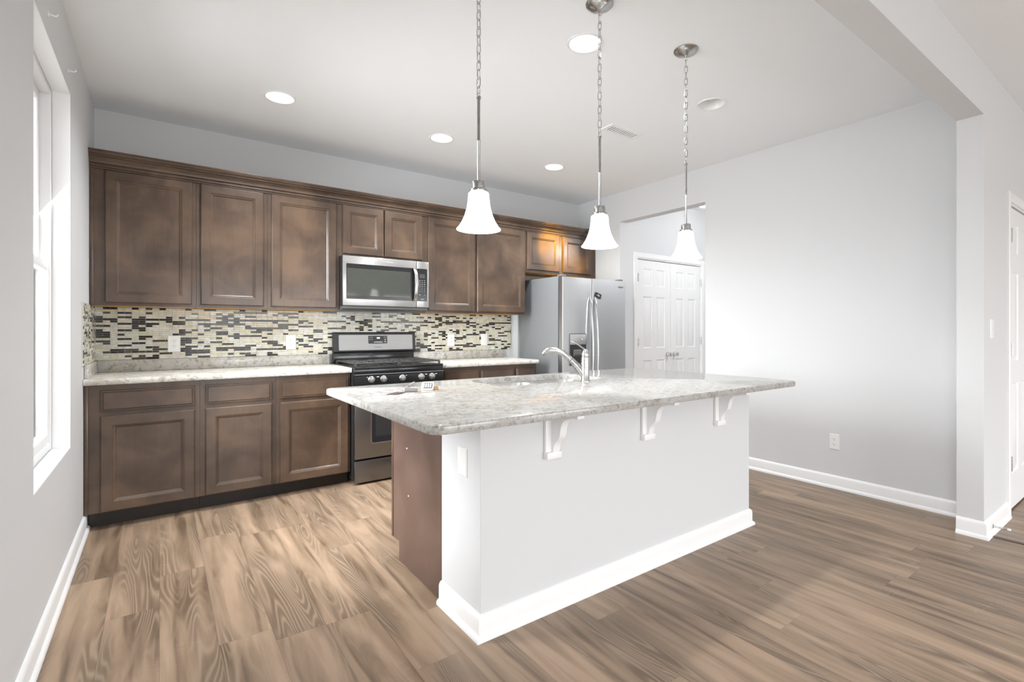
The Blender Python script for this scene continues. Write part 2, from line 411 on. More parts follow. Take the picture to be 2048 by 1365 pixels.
# hall walls
HX = 6.45
b = MB()
b.box(W+.12, 4.768, OY1, OY1+.12, 0, H+.16); b.box(5.999, HX+.12, OY1, OY1+.12, 0, H+.16); b.box(4.768, 5.999, OY1, OY1+.12, 2.050, H+.16)
b.box(HX, HX+.12, -3.744, OY1, 0, H+.16)
b.box(4.76, 6.0, OY1+.12, OY1+.14, 0, 2.1)
struct(b.build('wall_hall', M['wall'], sharp=0), 'pale wall around the white closet doors', 'wall')
# divider: stub wall, near wall with door 2
DX0, DX1, DZ = 4.795, 5.56, 2.05
b = MB()
b.box(4.178, DX0, YD, -3.744, 0, 2.4625); b.box(DX1, XR+.2, YD, -3.744, 0, H+.16); b.box(DX0, DX1, YD, -3.744, DZ, H+.16); b.box(4.5, DX0, YD, -3.744, 2.4625, H+.16)
struct(b.build('wall_divider', M['wall'], sharp=0), 'narrow grey wall end beside the white hall door', 'wall')
b = MB(); b.box(0, 4.5, YD, -3.744, 2.4625, H+.16); struct(b.build('ceiling_beam', M['wall'], sharp=0), 'long grey beam dropping from the ceiling', 'beam')

# baseboards: profile (d = out from the wall, z)
BB = [(0, 0), (0.026, 0), (0.026, 0.010), (0.022, 0.018), (0.014, 0.024), (0.014, 0.080), (0.011, 0.090), (0.005, 0.097), (0.0, 0.099)]
def baseboard(name, path, label, close_ends=True, parent=None):
    """path: list of (x, y) along the wall foot, the room on the LEFT of travel; mitred"""
    b = MB(); rings = []
    P = [Vector((p[0], p[1])) for p in path]
    for i, p in enumerate(P):
        d0 = (P[i]-P[i-1]).normalized() if i else (P[1]-P[0]).normalized()
        d1 = (P[i+1]-P[i]).normalized() if i+1 < len(P) else d0
        n0, n1 = Vector((-d0.y, d0.x)), Vector((-d1.y, d1.x))
        m = n0+n1; m = m/(m.dot(n0))
        rings.append([(p.x+m.x*d, p.y+m.y*d, z) for d, z in BB])
    b.loops(rings, True, True)
    o = b.build(name, M['trim'], parent, sharp=30)
    if parent is None: struct(o, label, 'baseboard')
    return o
baseboard('baseboard_left', [(0, -3.9), (0, -0.56)][::-1], 'white baseboard along the left wall under the window')
baseboard('baseboard_right', [(W, -3.744), (W, OY0)][::1], 'white baseboard along the pale right wall')
baseboard('baseboard_divider', [(4.735, YD), (4.178, YD), (4.178, -3.744)], 'white baseboard wrapping the foot of the wall end')
baseboard('baseboard_hall', [(HX, -3.7), (HX, OY1)][::1], None)

# floor transition strip
b = MB(); b.prism([(-.02, 0), (.02, 0), (.012, .006), (-.012, .006)], lambda p, a: (4.262+p[0], a, p[1]), YD-0.03, YR)
struct(b.build('trim_2', M['wood_panel']), 'thin brown floor transition strip at the wall end', 'trim')

# ------------------------------------------------------------------ window 1 (double hung)
win = struct(thing('window_1', 'white double hung window in the left wall', 'window', (-0.1, (WY0+WY1)/2, WZ0)))
XF0, XF1 = -0.148, -0.069
b = MB(); fw = 0.032
b.box(XF0, XF1, WY0+t, WY0+fw, WZ0+t, WZ1-t, .002); b.box(XF0, XF1, WY1-fw, WY1-t, WZ0+t, WZ1-t, .002)
b.box(XF0, XF1, WY0+fw, WY1-fw, WZ1-fw, WZ1-t, .002); b.box(XF0, XF1-.004, WY0+fw, WY1-fw, WZ0+t, WZ0+.045, .002)
b.build('window_frame', M['vinyl'], win)
ZM = 1.525
def sash(name, x0, x1, z0, z1, st=0.042):
    b = MB(); a0, a1 = WY0+fw, WY1-fw
    b.box(x0, x1, a0, a0+st, z0, z1, .003); b.box(x0, x1, a1-st, a1, z0, z1, .003)
    b.box(x0, x1, a0+st, a1-st, z0, z0+st, .003); b.box(x0, x1, a0+st, a1-st, z1-st, z1, .003)
    s = b.build(name, M['vinyl'], win)
    b = MB(); b.box((x0+x1)/2-.003, (x0+x1)/2+.003, a0+st-.004, a1-st+.004, z0+st-.004, z1-st+.004); b.build('pane', M['glass'], s, sharp=0)
sash('lower_sash', -0.104, -0.076, WZ0+.045, ZM+.02)
sash('upper_sash', -0.138, -0.110, ZM-.022, WZ1-fw)
b = MB(); ym = (WY0+WY1)/2
b.box(-0.10, -0.08, ym-.03, ym+.03, ZM+.02, ZM+.03, .003); b.box(-.095, -.085, ym-.006, ym+.03, ZM+.03, ZM+.038, .003)
b.build('sash_lock', M['vinyl'], win)

# curtain brackets above the window
def bracket(y, z, label):
    o = thing('curtain_bracket', label, 'bracket', (0, y, z), 'curtain brackets above the window')
    b = MB(); b.box(0.0, 0.003, y-.010, y+.010, z-.014, z+.014, .001); b.build('mounting_plate', M['white_plastic'], o)
    b = MB(); b.tube([(0.002, y, z), (.018, y, z-.002), (.026, y, z-.002), (.030, y, z+.004), (.030, y, z+.010)], .0035, 8); b.build('hook', M['white_plastic'], o)
bracket(-1.80, 2.50, 'small white curtain hook above the window, nearer the camera')
bracket(-1.245, 2.50, "small white curtain hook above the window's far corner")

# ------------------------------------------------------------------ six panel doors
def sixpanel(b, mp, w, h, t, flip=False):
    st, mu = 0.105*w/0.61, 0.085*w/0.61
    pw = (w-2*st-mu)/2
    us = [0, st, st+pw, st+pw+mu, w-st, w]
    k = h/2.03
    vs = [0, .235*k, .845*k, .99*k, 1.60*k, 1.725*k, 1.93*k, h]
    for i in range(5):
        for j in range(7):
            u0, u1, v0, v1 = us[i], us[i+1], vs[j], vs[j+1]
            if i in (1, 3) and j in (1, 3, 5):
                rs = [(0, 0), (.010, -.008), (.020, -.008), (.042, -.001)]
                b.loops([[mp(u0+q, v0+q, d), mp(u1-q, v0+q, d), mp(u1-q, v1-q, d), mp(u0+q, v1-q, d)] for q, d in rs], False, True)
            else: b.face([mp(u0, v0, 0), mp(u1, v0, 0), mp(u1, v1, 0), mp(u0, v1, 0)])
    b.face([mp(0, 0, -t), mp(0, h, -t), mp(w, h, -t), mp(w, 0, -t)])
    b.face([mp(0, 0, -t), mp(0, 0, 0), mp(0, h, 0), mp(0, h, -t)]); b.face([mp(w, 0, 0), mp(w, 0, -t), mp(w, h, -t), mp(w, h, 0)])
    b.face([mp(0, h, 0), mp(w, h, 0), mp(w, h, -t), mp(0, h, -t)]); b.face([mp(0, 0, -t), mp(w, 0, -t), mp(w, 0, 0), mp(0, 0, 0)])
CAS = [(0, 0), (0, .010), (.012, .015), (.03, .012), (.055, .017), (.060, .012), (.060, 0)]   # (across, out)
def casing(name, x0, x1, zt, y, parent):
    """door casing on a wall that faces -Y; opening x0..x1, top zt"""
    b = MB(); rings = []
    for (x, z, sx, sz) in ((x0, 0, -1, 0), (x0, zt, -1, 1), (x1, zt, 1, 1), (x1, 0, 1, 0)):
        rings.append([(x+sx*a, y-o, z+sz*a) for a, o in CAS])
    b.loops(rings, True, True)
    return b.build(name, M['trim'], parent, sharp=30)
def hinge(x, y, z, parent):
    b = MB(); b.lathe([(.0065, z-.048), (.0065, z+.048)], (x, y, 0), 'Z', 10, True, True); b.box(x-.004, x+.02, y+.004, y+.006, z-.045, z+.045)
    return b.build('hinge', M['nickel'], parent)
def knob(x, y, z, parent):
    b = MB(); b.lathe([(.030, 0), (.030, -.006), (.012, -.010), (.011, -.035), (.022, -.042), (.027, -.052), (.024, -.062), (.010, -.067), (.001, -.068)], (x, y, z), 'Y', 20, True, True)
    return b.build('knob', M['chrome'], parent)

d1 = struct(thing('door_1', 'white double closet doors with six panels each beyond the opening', 'door', (5.38, OY1, 0)))
casing('door_casing', 4.768, 5.999, 2.05, OY1, d1)
b = MB(); yj = OY1
b.box(4.768, 4.780, yj, yj+.10, 0, 2.05); b.box(5.987, 5.999, yj, yj+.10, 0, 2.05); b.box(4.780, 5.987, yj, yj+.10, 2.038, 2.05)
b.build('jamb', M['trim'], d1, sharp=0)
for k, x0 in enumerate((4.783, 5.385)):
    b = MB(); sixpanel(b, lambda u, v, w, x0=x0: (x0+u, OY1+.008-w, .012+v), .599, 2.018, .035)
    lf = b.build('door_leaf', M['trim'], d1, sharp=20, recalc=False)
    knob(5.323 if k == 0 else 5.452, OY1+.008, .912, lf)
    for z in (.22, 1.07, 1.82): hinge(4.780 if k == 0 else 5.988, OY1-.004, z, lf)
d2 = struct(thing('door_2', 'white six panel door at the far right beyond the wall end', 'door', (DX0, YD, 0)))
casing('door_casing', DX0, DX1, 2.05, YD, d2)
b = MB(); b.box(DX0, DX0+.012, YD, YD+.12, 0, 2.05); b.box(DX1-.012, DX1, YD, YD+.12, 0, 2.05); b.box(DX0+.012, DX1-.012, YD, YD+.12, 2.038, 2.05); b.build('jamb', M['trim'], d2, sharp=0)
b = MB(); sixpanel(b, lambda u, v, w: (DX0+.015+u, YD+.008-w, .012+v), .735, 2.018, .035); lf = b.build('door_leaf', M['trim'], d2, sharp=20, recalc=False)
for z in (.335, 1.08, 1.83): hinge(DX0+.014, YD-.012, z, lf)
knob(DX1-.075, YD+.008, .93, lf)

# ------------------------------------------------------------------ cabinets
def fmap(y): return lambda u, v, w: (u, y-w, v)
DP = [(0, 0.0), (0, .015), (.003, .0185), (.007, .020), (.056, .020), (.0575, .0175), (.060, .0175), (.064, .0145), (.068, .0135), (.076, .0080)]
DR = [(0, 0.0), (0, .013), (.003, .017), (.007, .017), (.009, .0145), (.012, .0145), (.016, .020)]
def front(name, x0, x1, z0, z1, y, parent, prof):
    b = MB(); b.rects(fmap(y), [(x0+q, x1-q, z0+q, z1-q, d) for q, d in prof]); return b.build(name, M['wood'], parent, sharp=14)
def carcass(x0, x1, y0, y1, z0, z1, parent, raw=False):
    b = MB(); b.box(x0+.0006, x1-.0006, y0, y1, z0+(.004 if raw else 0), z1)
    b.build('cabinet_box', M['wood'], parent, sharp=0)
    if raw:
        b = MB(); b.box(x0+.006, x1-.006, y0+.0195, y1-.0095, z0, z0+.0035); b.build('underside', M['raw_wood'], parent, sharp=0)
        b = MB(); b.box(x0+.0006, x1-.0006, y0, y0+.019, z0-.001, z0+.0035); b.build('bottom_rail', M['wood'], parent, sharp=0)
UB, UT = 1.372, 2.30
def wall_cab(x0, x1, doors, z0, zd0, label):
    o = thing('wall_cabinet', label, 'cabinet', ((x0+x1)/2, -0.15, z0), 'brown wall cabinets')
    carcass(x0, x1, -.305, -.003, z0, UT, o, True)
    for a, c in doors: front('door', a, c, zd0, 2.258, -.305, o, DP)
    return o
o = wall_cab(0.002, .572, [(.0775, .546)], UB, 1.390, 'brown wall cabinet at the left end against the window wall')
b = MB(); b.box(.002, .022, -.315, -.305, UB, 2.262, .003); b.build('filler_strip', M['wood'], o)
wall_cab(.572, 1.024, [(.5978, .9985)], UB, 1.390, 'second brown wall cabinet from the left, the narrow one-door one')
wall_cab(1.024, 1.556, [(1.0501, 1.5303)], UB, 1.390, 'brown one-door wall cabinet just left of the microwave')
wall_cab(1.556, 2.318, [(1.583, 1.929), (1.9385, 2.2895)], 1.826, 1.850, 'short brown two-door wall cabinet above the microwave')
wall_cab(2.318, 2.855, [(2.349, 2.841)], UB, 1.390, 'brown one-door wall cabinet just right of the microwave')
wall_cab(2.855, 3.462, [(2.870, 3.446)], UB, 1.390, 'wide brown one-door wall cabinet left of the refrigerator top')
wall_cab(3.462, W-.002, [(3.478, 3.922), (3.976, 4.404)], 1.828, 1.855, 'short two-door wall cabinet above the refrigerator, honey glow on it')

# crown moulding, profile (d, z) out from the face frame
CR = [(0, 2.262), (.010, 2.262), (.010, 2.272), (.018, 2.274), (.018, 2.284), (.014, 2.286), (.014, 2.292), (.026, 2.296), (.028, 2.306), (.034, 2.318), (.044, 2.328), (.056, 2.334), (.060, 2.335), (.060, 2.342), (.068, 2.344), (.074, 2.350), (.077, 2.356), (.077, 2.360), (.082, 2.361), (.082, 2.369), (0, 2.369)]
b = MB(); b.prism(CR, lambda p, a: (a, -.3055-p[0], p[1]), 0.002, W-.002)
tag(b.build('crown_moulding', M['wood'], sharp=22), 'dark brown crown moulding running along the cabinet tops', 'crown moulding')

ZD0, ZD1, ZB0, ZB1 = .712, .842, .100, .685
def base_cab(x0, x1, fronts, label, xl=None):
    o = thing('base_cabinet', label, 'cabinet', ((x0+x1)/2, -0.3, 0), 'brown base cabinets')
    b = MB(); b.box(x0+.0006, x1-.0006, -.61, -.003, .10, .876); b.build('cabinet_box', M['wood'], o, sharp=0)
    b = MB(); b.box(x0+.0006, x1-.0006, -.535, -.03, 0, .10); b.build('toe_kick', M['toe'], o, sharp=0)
    for a, c in fronts:
        front('drawer_front', a, c, ZD0, ZD1, -.61, o, DR)
        front('door', a, c, ZB0+.002, ZB1, -.61, o, DP)
    return o
o = base_cab(.002, .578, [(.0763, .5483)], 'brown base cabinet at the left end below the long counter')
b = MB(); b.box(.002, .022, -.620, -.61, .10, .876, .003); b.build('filler_strip', M['wood'], o)
base_cab(.578, 1.032, [(.608, 1.0047)], 'narrow brown base cabinet in the middle of the left run')
base_cab(1.032, 1.557, [(1.0593, 1.5376)], 'brown base cabinet directly left of the range')
base_cab(2.322, 3.112, [(2.366, 2.72), (2.73, 3.100)], 'wide brown base cabinet directly right of the range')
base_cab(3.112, 3.378, [(3.128, 3.366)], 'narrow brown base cabinet beside the refrigerator')

# ------------------------------------------------------------------ wall counters
def counter(x0, x1, label, left_lip):
    o = thing('countertop', label, 'countertop', ((x0+x1)/2, -.3, .876))
    prof = [(-.003, .876), (-.640, .876), (-.646, .880), (-.648, .888), (-.648, .900), (-.645, .909), (-.638, .914), (-.003, .914)]
    b = MB(); b.prism(prof, lambda p, a: (a, p[0], p[1]), x0, x1); b.build('slab', M['laminate'], o, sharp=40)
    b = MB(); b.box(x0, x1-.004, -.022, -.002, .9142, .997, .003); b.build('backsplash_lip', M['laminate'], o)
    if left_lip:
        b = MB(); b.box(x0, x0+.020, -.60, -.0225, .9142, .997, .003); b.build('side_lip', M['laminate'], o)
counter(.002, 1.558, 'long pale marbled countertop left of the range', True)
counter(2.318, 3.388, 'short pale marbled countertop between range and refrigerator', False)

# ------------------------------------------------------------------ mosaic backsplash
def mosaic():
    b = MB(); rng = random.Random(11)
    mats = [M['grout'], M['t_dark'], M['t_mid'], M['t_cream'], M['t_pale'], M['t_green']]
    z0, z1 = .998, 1.371; rows = 24; ph = (z1-z0)/rows; pl = .0787; gap = .0016
    b.mi = 0
    b.box(.0005, 3.48, -.0065, -.001, z0, z1); b.box(.0005, .0065, -.703, -.0065, z0, z1)
    solid = {5, 20}
    def run(L, put):
        for r in range(rows):
            longrow = (r % 2 == 0); l = pl if longrow else pl/2
            s = -rng.choice([0, pl/2]) if longrow else 0
            k = 0
            while s < L:
                a, c = max(s, 0), min(s+l, L)
                if c-a > .008:
                    p = rng.random(); rr = rows-1-r
                    dark = .75 if rr in solid else (.23 if longrow else .27)
                    if p < dark*.68: mi = 1
                    elif p < dark: mi = 2
                    else:
                        q = rng.random(); mi = 3 if q < .45 else (4 if q < .8 else 5)
                    b.mi = mi
                    put(a+gap/2, c-gap/2, z0+r*ph+gap/2, z0+(r+1)*ph-gap/2, rng)
                s += l
    def back(a, c, e, f, rng):
        w = -.0088+rng.uniform(-.0004, .0004); ch = .0012
        m = fmap(0); b.rects(m, [(.0065+a, .0065+c, e, f, .0064), (.0065+a, .0065+c, e, f, -w-ch*.6), (.0065+a+ch, .0065+c-ch, e+ch, f-ch, -w)], False)
    def side(a, c, e, f, rng):
        w = .0088; ch = .0012
        m = lambda u, v, d: (d, -.0065-(.696-u), v); b.rects(m, [(a, c, e, f, .0064), (a, c, e, f, w-ch*.6), (a+ch, c-ch, e+ch, f-ch, w)], False)
    run(3.473, back); run(.696, side)
    return b.build('tile_backsplash', mats, None, sharp=20, recalc=False)
tag(mosaic(), 'glass mosaic tile backsplash of cream and dark brown strips', 'backsplash')

# ------------------------------------------------------------------ outlets and switches
def outlet(name, mp, loc, label, kind, cat, group=None, w=.072, h=.118):
    o = thing(name, label, cat, loc, group)
    b = MB(); b.rects(mp, [(-w/2, w/2, -h/2, h/2, 0), (-w/2, w/2, -h/2, h/2, .003), (-w/2+.004, w/2-.004, -h/2+.004, h/2-.004, .006)]); b.build('wall_plate', M['white_plastic'], o, sharp=25)
    if kind == 'duplex':
        for s in (1, -1):
            b = MB(); cz = s*.020
            pts = [(.0165*math.cos(a), max(-.0135, min(.0135, .0165*math.sin(a)))) for a in [2*PI*i/24 for i in range(24)]]
            b.loops([[mp(p[0], cz+p[1], .0055) for p in pts], [mp(p[0]*.97, cz+p[1]*.97, .0085) for p in pts]], False, True)
            rc = b.build('receptacle', M['white_plastic'], o, sharp=30)
            b = MB()
            for u, hh in ((-.0065, .008), (.0065, .0065)): b.rects(mp, [(u-.0011, u+.0011, cz+.001, cz+.001+hh, .0080), (u-.0011, u+.0011, cz+.001, cz+.001+hh, .0088)])
            b.rects(mp, [(-.0022, .0022, cz-.0085, cz-.0042, .0080), (-.0022, .0022, cz-.0085, cz-.0042, .0088)])
            b.build('slots', M['hole'], rc, sharp=0)
        b = MB(); b.rects(mp, [(-.002, .002, -.002, .002, .005), (-.0015, .0015, -.0015, .0015, .0068)]); b.build('screw', M['nickel'], o, sharp=0)
    if kind == 'rocker':
        b = MB(); b.rects(mp, [(-.0165, .0165, -.033, .033, .005), (-.0165, .0165, -.033, .033, .0075), (-.0150, .0150, -.0315, .0315, .0085)]); b.build('rocker', M['white_plastic'], o, sharp=25)
    if kind == 'toggle':
        b = MB(); b.rects(mp, [(-.005, .005, -.011, .011, .005), (-.005, .005, -.011, .011, .0085)]); b.build('toggle_collar', M['white_plastic'], o, sharp=25)
        b = MB(); b.rects(mp, [(-.0042, .0042, -.004, .006, .008), (-.0036, .0036, .001, .009, .016), (-.003, .003, .004, .0105, .024)]); b.build('toggle', M['white_plastic'], o, sharp=25)
    if kind in ('blank', 'toggle'):
        for s in (1, -1):
            b = MB(); b.rects(mp, [(-.0025, .0025, s*.042-.0025, s*.042+.0025, .005), (-.002, .002, s*.042-.002, s*.042+.002, .0068)]); b.build('screw', M['white_plastic'], o, sharp=0)
    return o
def on_tile(x, z): return (x, -.0088, z), (lambda u, v, w: (x+u, -.0088-w, z+v))
G = 'outlet plates on the tile backsplash'
for x, kind, lab in ((.449, 'duplex', 'white duplex outlet on the mosaic tile nearest the left wall'), (1.247, 'duplex', 'white duplex outlet on the mosaic tile just left of the range'), (2.741, 'duplex', 'white duplex outlet on the mosaic tile right of the range'), (3.135, 'rocker', 'white rocker switch on the mosaic tile nearest the refrigerator')):
    l, m = on_tile(x, 1.107)
    outlet('wall_outlet' if kind == 'duplex' else 'wall_switch', m, l, lab, kind, 'outlet' if kind == 'duplex' else 'switch', G if kind == 'duplex' else None, .078, .124)
outlet('wall_outlet', lambda u, v, w: (W-w, -2.938-u, .355+v), (W, -2.938, .355), 'white duplex outlet low on the pale right wall', 'duplex', 'outlet')
outlet('wall_switch', lambda u, v, w: (4.345+u, YD-w, 1.217+v), (4.345, YD, 1.217), 'white toggle light switch on the wall end by the hall door', 'toggle', 'switch')

# ------------------------------------------------------------------ island
IX0, IX1, IYF, IYK, IYB = 1.365, 3.294, -2.933, -2.598, -2.008
isl = thing('kitchen_island', 'white kitchen island base with a brown cabinet end', 'kitchen island', ((IX0+IX1)/2, -2.5, 0))
b = MB(); b.box(IX0, IX1, IYF, IYK, 0, .882, .002, 1); b.build('knee_wall', M['wall'], isl)['label'] = 'grey-white painted knee wall'
b = MB()
b.prism([(IYK, 0), (IYB-.085, 0), (IYB-.085, .10), (IYB, .10), (IYB, .882), (IYK, .882)], lambda p, a: (a, p[0], p[1]), IX0+.004, IX0+.022)
b.build('end_panel', M['wood_panel'], isl, sharp=0)['label'] = 'brown wood end panel'
b = MB(); b.box(IX0+.022, 1.76, IYK+.001, IYB, .10, .882); b.box(1.76, 2.62, IYK+.001, IYB, .10, .68); b.box(2.62, IX1, IYK+.001, IYB, .10, .882)
b.box(1.76, 2.62, IYB-.012, IYB, .68, .875)
b.box(IX0+.022, IX1, IYK+.001, IYB-.085, 0, .10); b.build('cabinet_box', M['wood'], isl, sharp=0)
b = MB(); b.box(IX0+.001, IX0+.040, IYB-.003, IYB+.019, .10, .882, .002); b.build('face_frame', M['wood'], isl)
xs = [IX0+.05, 1.76, 2.19, 2.62, IX1-.02]
for a, c in zip(xs, xs[1:]):
    for z0, z1, nm, pf in ((.712, .842, 'drawer_front', DR), (.112, .685, 'door', DP)):
        b = MB(); b.rects(lambda u, v, w: (u, IYB+w, v), [(a+.01+q, c-.01-q, z0+q, z1-q, d) for q, d in pf]); b.build(nm, M['wood'], isl, sharp=25)
o = baseboard('baseboard', [(IX0, IYK), (IX0, IYF), (IX1, IYF), (IX1, IYK)][::-1], None, parent=isl); o['label'] = 'white baseboard'
for (y, z) in ((-2.195, .607), (-2.215, .37)):
    b = MB(); b.lathe([(.005, IX0+.0042), (.004, IX0+.0030)], (0, y, z), 'X', 10, False, True); b.build('screw_hole_cover', M['white_plastic'], isl)
outlet('blank_plate', lambda u, v, w: (IX0-w, -2.793-u, .667+v), (IX0, -2.793, .667), "blank white cover plate on the island's end", 'blank', 'cover plate', None, .078, .118)

# corbels under the overhang
def corbel(x):
    b = MB(); b.box(x, x+.078, IYF-.017, IYF-.0003, .660, .8815, .003)
    b.build('back_plate', M['trim'], c_root)
c_list = []
for x in (1.678, 2.293, 2.918):
    b = MB()
    b.box(x, x+.078, IYF-.016, IYF-.0003, .660, .8815, .003)
    b.box(x-.0015, x+.0795, IYF-.030, IYF-.0001, .658, .688, .003)
    prof = [(.010, .684), (.026, .684), (.030, .700), (.033, .715), (.040, .728), (.052, .740), (.064, .750), (.071, .764), (.075, .782), (.079, .800), (.087, .818), (.102, .832), (.125, .842), (.155, .848), (.185, .850), (.185, .8815), (.010, .8815)]
    b.prism(prof, lambda p, a: (a, IYF-p[0], p[1]), x+.030, x+.066)
    b.box(x+.005, x+.075, IYF-.20, IYF-.016, .868, .8815, .003)
    b.build('corbel', M['trim'], isl, sharp=30)['label'] = 'white scrolled corbel'

# island top with sink cut-out
CX0, CX1, CY0, CY1 = 1.032, 3.345, -3.212, -1.945
SX0, SX1, SY0, SY1 = 1.80, 2.565, -2.425, -2.035
def sinkhole(inset=0.0):
    # two joined bowls: a large left one and a smaller right one
    L = rrect(SX0, 2.215, SY0-.02, SY1, .10, inset, 8); R = rrect(2.235, SX1, SY0+.02, SY1, .09, inset, 8)
    return L, R
hole = rrect(SX0-.003, SX1+.003, SY0-.005, SY1+.003, .10, 0, 8)
b = MB()
b.plate([ring3(rrect(CX0, CX1, CY0, CY1, .05, i, 8), z) for i, z in ((.006, .882), (.002, .884), (0, .889), (0, .906), (.002, .912), (.007, .914))], [hole], .882, .914)
tag(b.build('island_countertop', M['granite'], sharp=40), 'large pale granite slab on the island with rounded corners', 'countertop')

sk = thing('kitchen_sink', "double bowl stainless sink set in the island's granite top", 'sink', (2.18, -2.23, .70))
b = MB()
rim = rrect(SX0-.02, SX1+.02, SY0-.02, SY1+.012, .11, 0, 8)
bl = [rrect(SX0+.004, 2.195, SY0+.002, SY1-.002, .09, 0, 8), rrect(2.218, SX1-.004, SY0+.012, SY1-.004, .085, 0, 8)]
b.plate([ring3(rim, .8815)], bl, .8815, .8815)
b.build('rim', M['steel'], sk, recalc=False)
for nm, bp, zb in (('bowl', (SX0+.004, 2.195, SY0+.002, SY1-.002, .09), .70), ('bowl', (2.218, SX1-.004, SY0+.012, SY1-.004, .085), .73)):
    b = MB()
    b.loops([ring3(rrect(*bp, i, 8), z) for i, z in ((0, .8815), (.004, .87), (.010, zb+.04), (.020, zb+.015), (.045, zb), (.10, zb-.002))], False, True)
    bo = b.build(nm, M['steel'], sk, sharp=60)
    b = MB(); cx, cy = (bp[0]+bp[1])/2, (bp[2]+bp[3])/2
    b.lathe([(.045, zb+.003), (.040, zb+.005), (.034, zb+.001), (.001, zb)], (cx, cy, 0), 'Z', 24, False, True); b.build('drain', M['chrome'], bo)

# faucet: spout swung towards the left bowl
FX, FY = 2.315, -2.500
fa = thing('kitchen_faucet', 'brushed nickel pull-out faucet behind the island sink', 'faucet', (FX, FY, .914))
ux, uy = -.7071, .7071
fp = lambda u, z: (FX+ux*u, FY+uy*u, z)
b = MB(); b.lathe([(.0275, .9142), (.0275, .920), (.0245, .925), (.0235, .99), (.0235, 1.052), (.0225, 1.056), (.001, 1.056)], (FX, FY, 0), 'Z', 28, True, True); b.build('faucet_body', M['nickel'], fa, sharp=40)
b = MB(); b.lathe([(.0222, 1.0575), (.0232, 1.062), (.022, 1.078), (.017, 1.092), (.010, 1.100), (.001, 1.102)], (FX, FY, 0), 'Z', 28, True, True); b.build('valve_cap', M['nickel'], fa, sharp=40)
b = MB(); b.tube([fp(.002, .945), fp(.022, .972), fp(.048, 1.004), fp(.080, 1.036)], [.022, .0215, .019, .0172], 18); b.build('spout_neck', M['nickel'], fa, sharp=40)
b = MB(); b.tube([fp(.0825, 1.0385), fp(.105, 1.060), fp(.135, 1.080), fp(.170, 1.092), (fp(.200, 1.091)), fp(.220, 1.085), fp(.236, 1.076), fp(.242, 1.071)], [.0165, .0165, .017, .0185, .0195, .0190, .0175, .0150], 18); b.build('spray_head', M['nickel'], fa, sharp=45)
b = MB(); b.tube([fp(.0798, 1.0358), fp(.0828, 1.0388)], [.0176, .0176], 18); b.build('spout_seam', M['dark_print'], fa)
b = MB(); b.tube([fp(-.008, 1.086), fp(.012, 1.104), fp(.034, 1.121), fp(.056, 1.134), fp(.080, 1.143)], [.013, .011, .0085, .0075, .006], 12, flat=.55); b.build('lever', M['nickel'], fa, sharp=45)
b = MB(); b.tube([fp(.2425, 1.0704), fp(.2455, 1.0675)], [.0120, .0110], 16); b.build('aerator', M['dark_print'], fa)

# ------------------------------------------------------------------ things on the island
b = MB(); c0 = Vector((1.245, -2.372)); a = math.radians(38)
def onctr(p, c, a, z): return (c.x+p[0]*math.cos(a)-p[1]*math.sin(a), c.y+p[0]*math.sin(a)+p[1]*math.cos(a), z)
cd = thing('printed_card', 'small dark printed card lying flat near the granite corner', 'card', (c0.x, c0.y, .914))
pts = rrect(-.043, .043, -.027, .027, .003, 0, 3)
b.loops([[onctr(p, c0, a, .9144) for p in pts], [onctr(p, c0, a, .9152) for p in pts]], True, True); b.build('card_sheet', M['card'], cd)
b = MB()
for x0, x1, y0, y1 in ((-.03, -.005, -.012, .012), (.004, .03, .004, .012), (.004, .026, -.012, -.004)):
    b.loops([[onctr(p, c0, a, .9152) for p in ((x0, y0), (x1, y0), (x1, y1), (x0, y1))], [onctr(p, c0, a, .9155) for p in ((x0, y0), (x1, y0), (x1, y1), (x0, y1))]], False, True)
b.build('card_print', M['card_red'], cd, sharp=0)

kf = Vector((1.322, -2.352)); ka = math.radians(-28)
ks = thing('key_fob', 'grey key fob with two keys lying beside the dark card', 'keys', (kf.x, kf.y, .914))
b = MB(); pts = rrect(-.034, .034, -.014, .014, .012, 0, 5); sm = rrect(-.031, .031, -.011, .011, .010, 0, 5)
b.loops([[onctr(p, kf, ka, .9144) for p in sm], [onctr(p, kf, ka, .918) for p in pts], [onctr(p, kf, ka, .927) for p in pts], [onctr(p, kf, ka, .932) for p in sm]], True, True); b.build('fob_body', M['fob'], ks)
b = MB(); ctr = onctr((-.04, 0), kf, ka, .926); b.tube([(ctr[0]+.011*math.cos(q), ctr[1]+.011*math.sin(q), ctr[2]+.004*math.sin(q)) for q in [2*PI*i/20 for i in range(20)]], .0012, 6, True); b.build('split_ring', M['chrome'], ks)
def key(p0, p1, z0, z1):
    b = MB(); A, B = Vector((*p0, z0)), Vector((*p1, z1)); d = (B-A).normalized(); s_ = d.cross(Vector((0, 0, 1))).normalized(); up = s_.cross(d)
    out = [(0, -.010), (.020, -.011), (.026, -.004), (.056, -.004), (.060, 0), (.056, .004), (.050, .003), (.045, .0045), (.040, .003), (.034, .0045), (.026, .004), (.020, .011), (0, .010)]
    b.loops([[A+d*u+s_*v-up*.001 for u, v in out], [A+d*u+s_*v+up*.001 for u, v in out]], True, True); b.build('key', M['nickel'], ks)
p0 = onctr((-.032, .006), kf, ka, 0)[:2]; p1 = onctr((.035, .016), kf, ka, 0)[:2]
key(p0, p1, .934, .940); key(p0, onctr((.02, .028), kf, ka, 0)[:2], .936, .962)

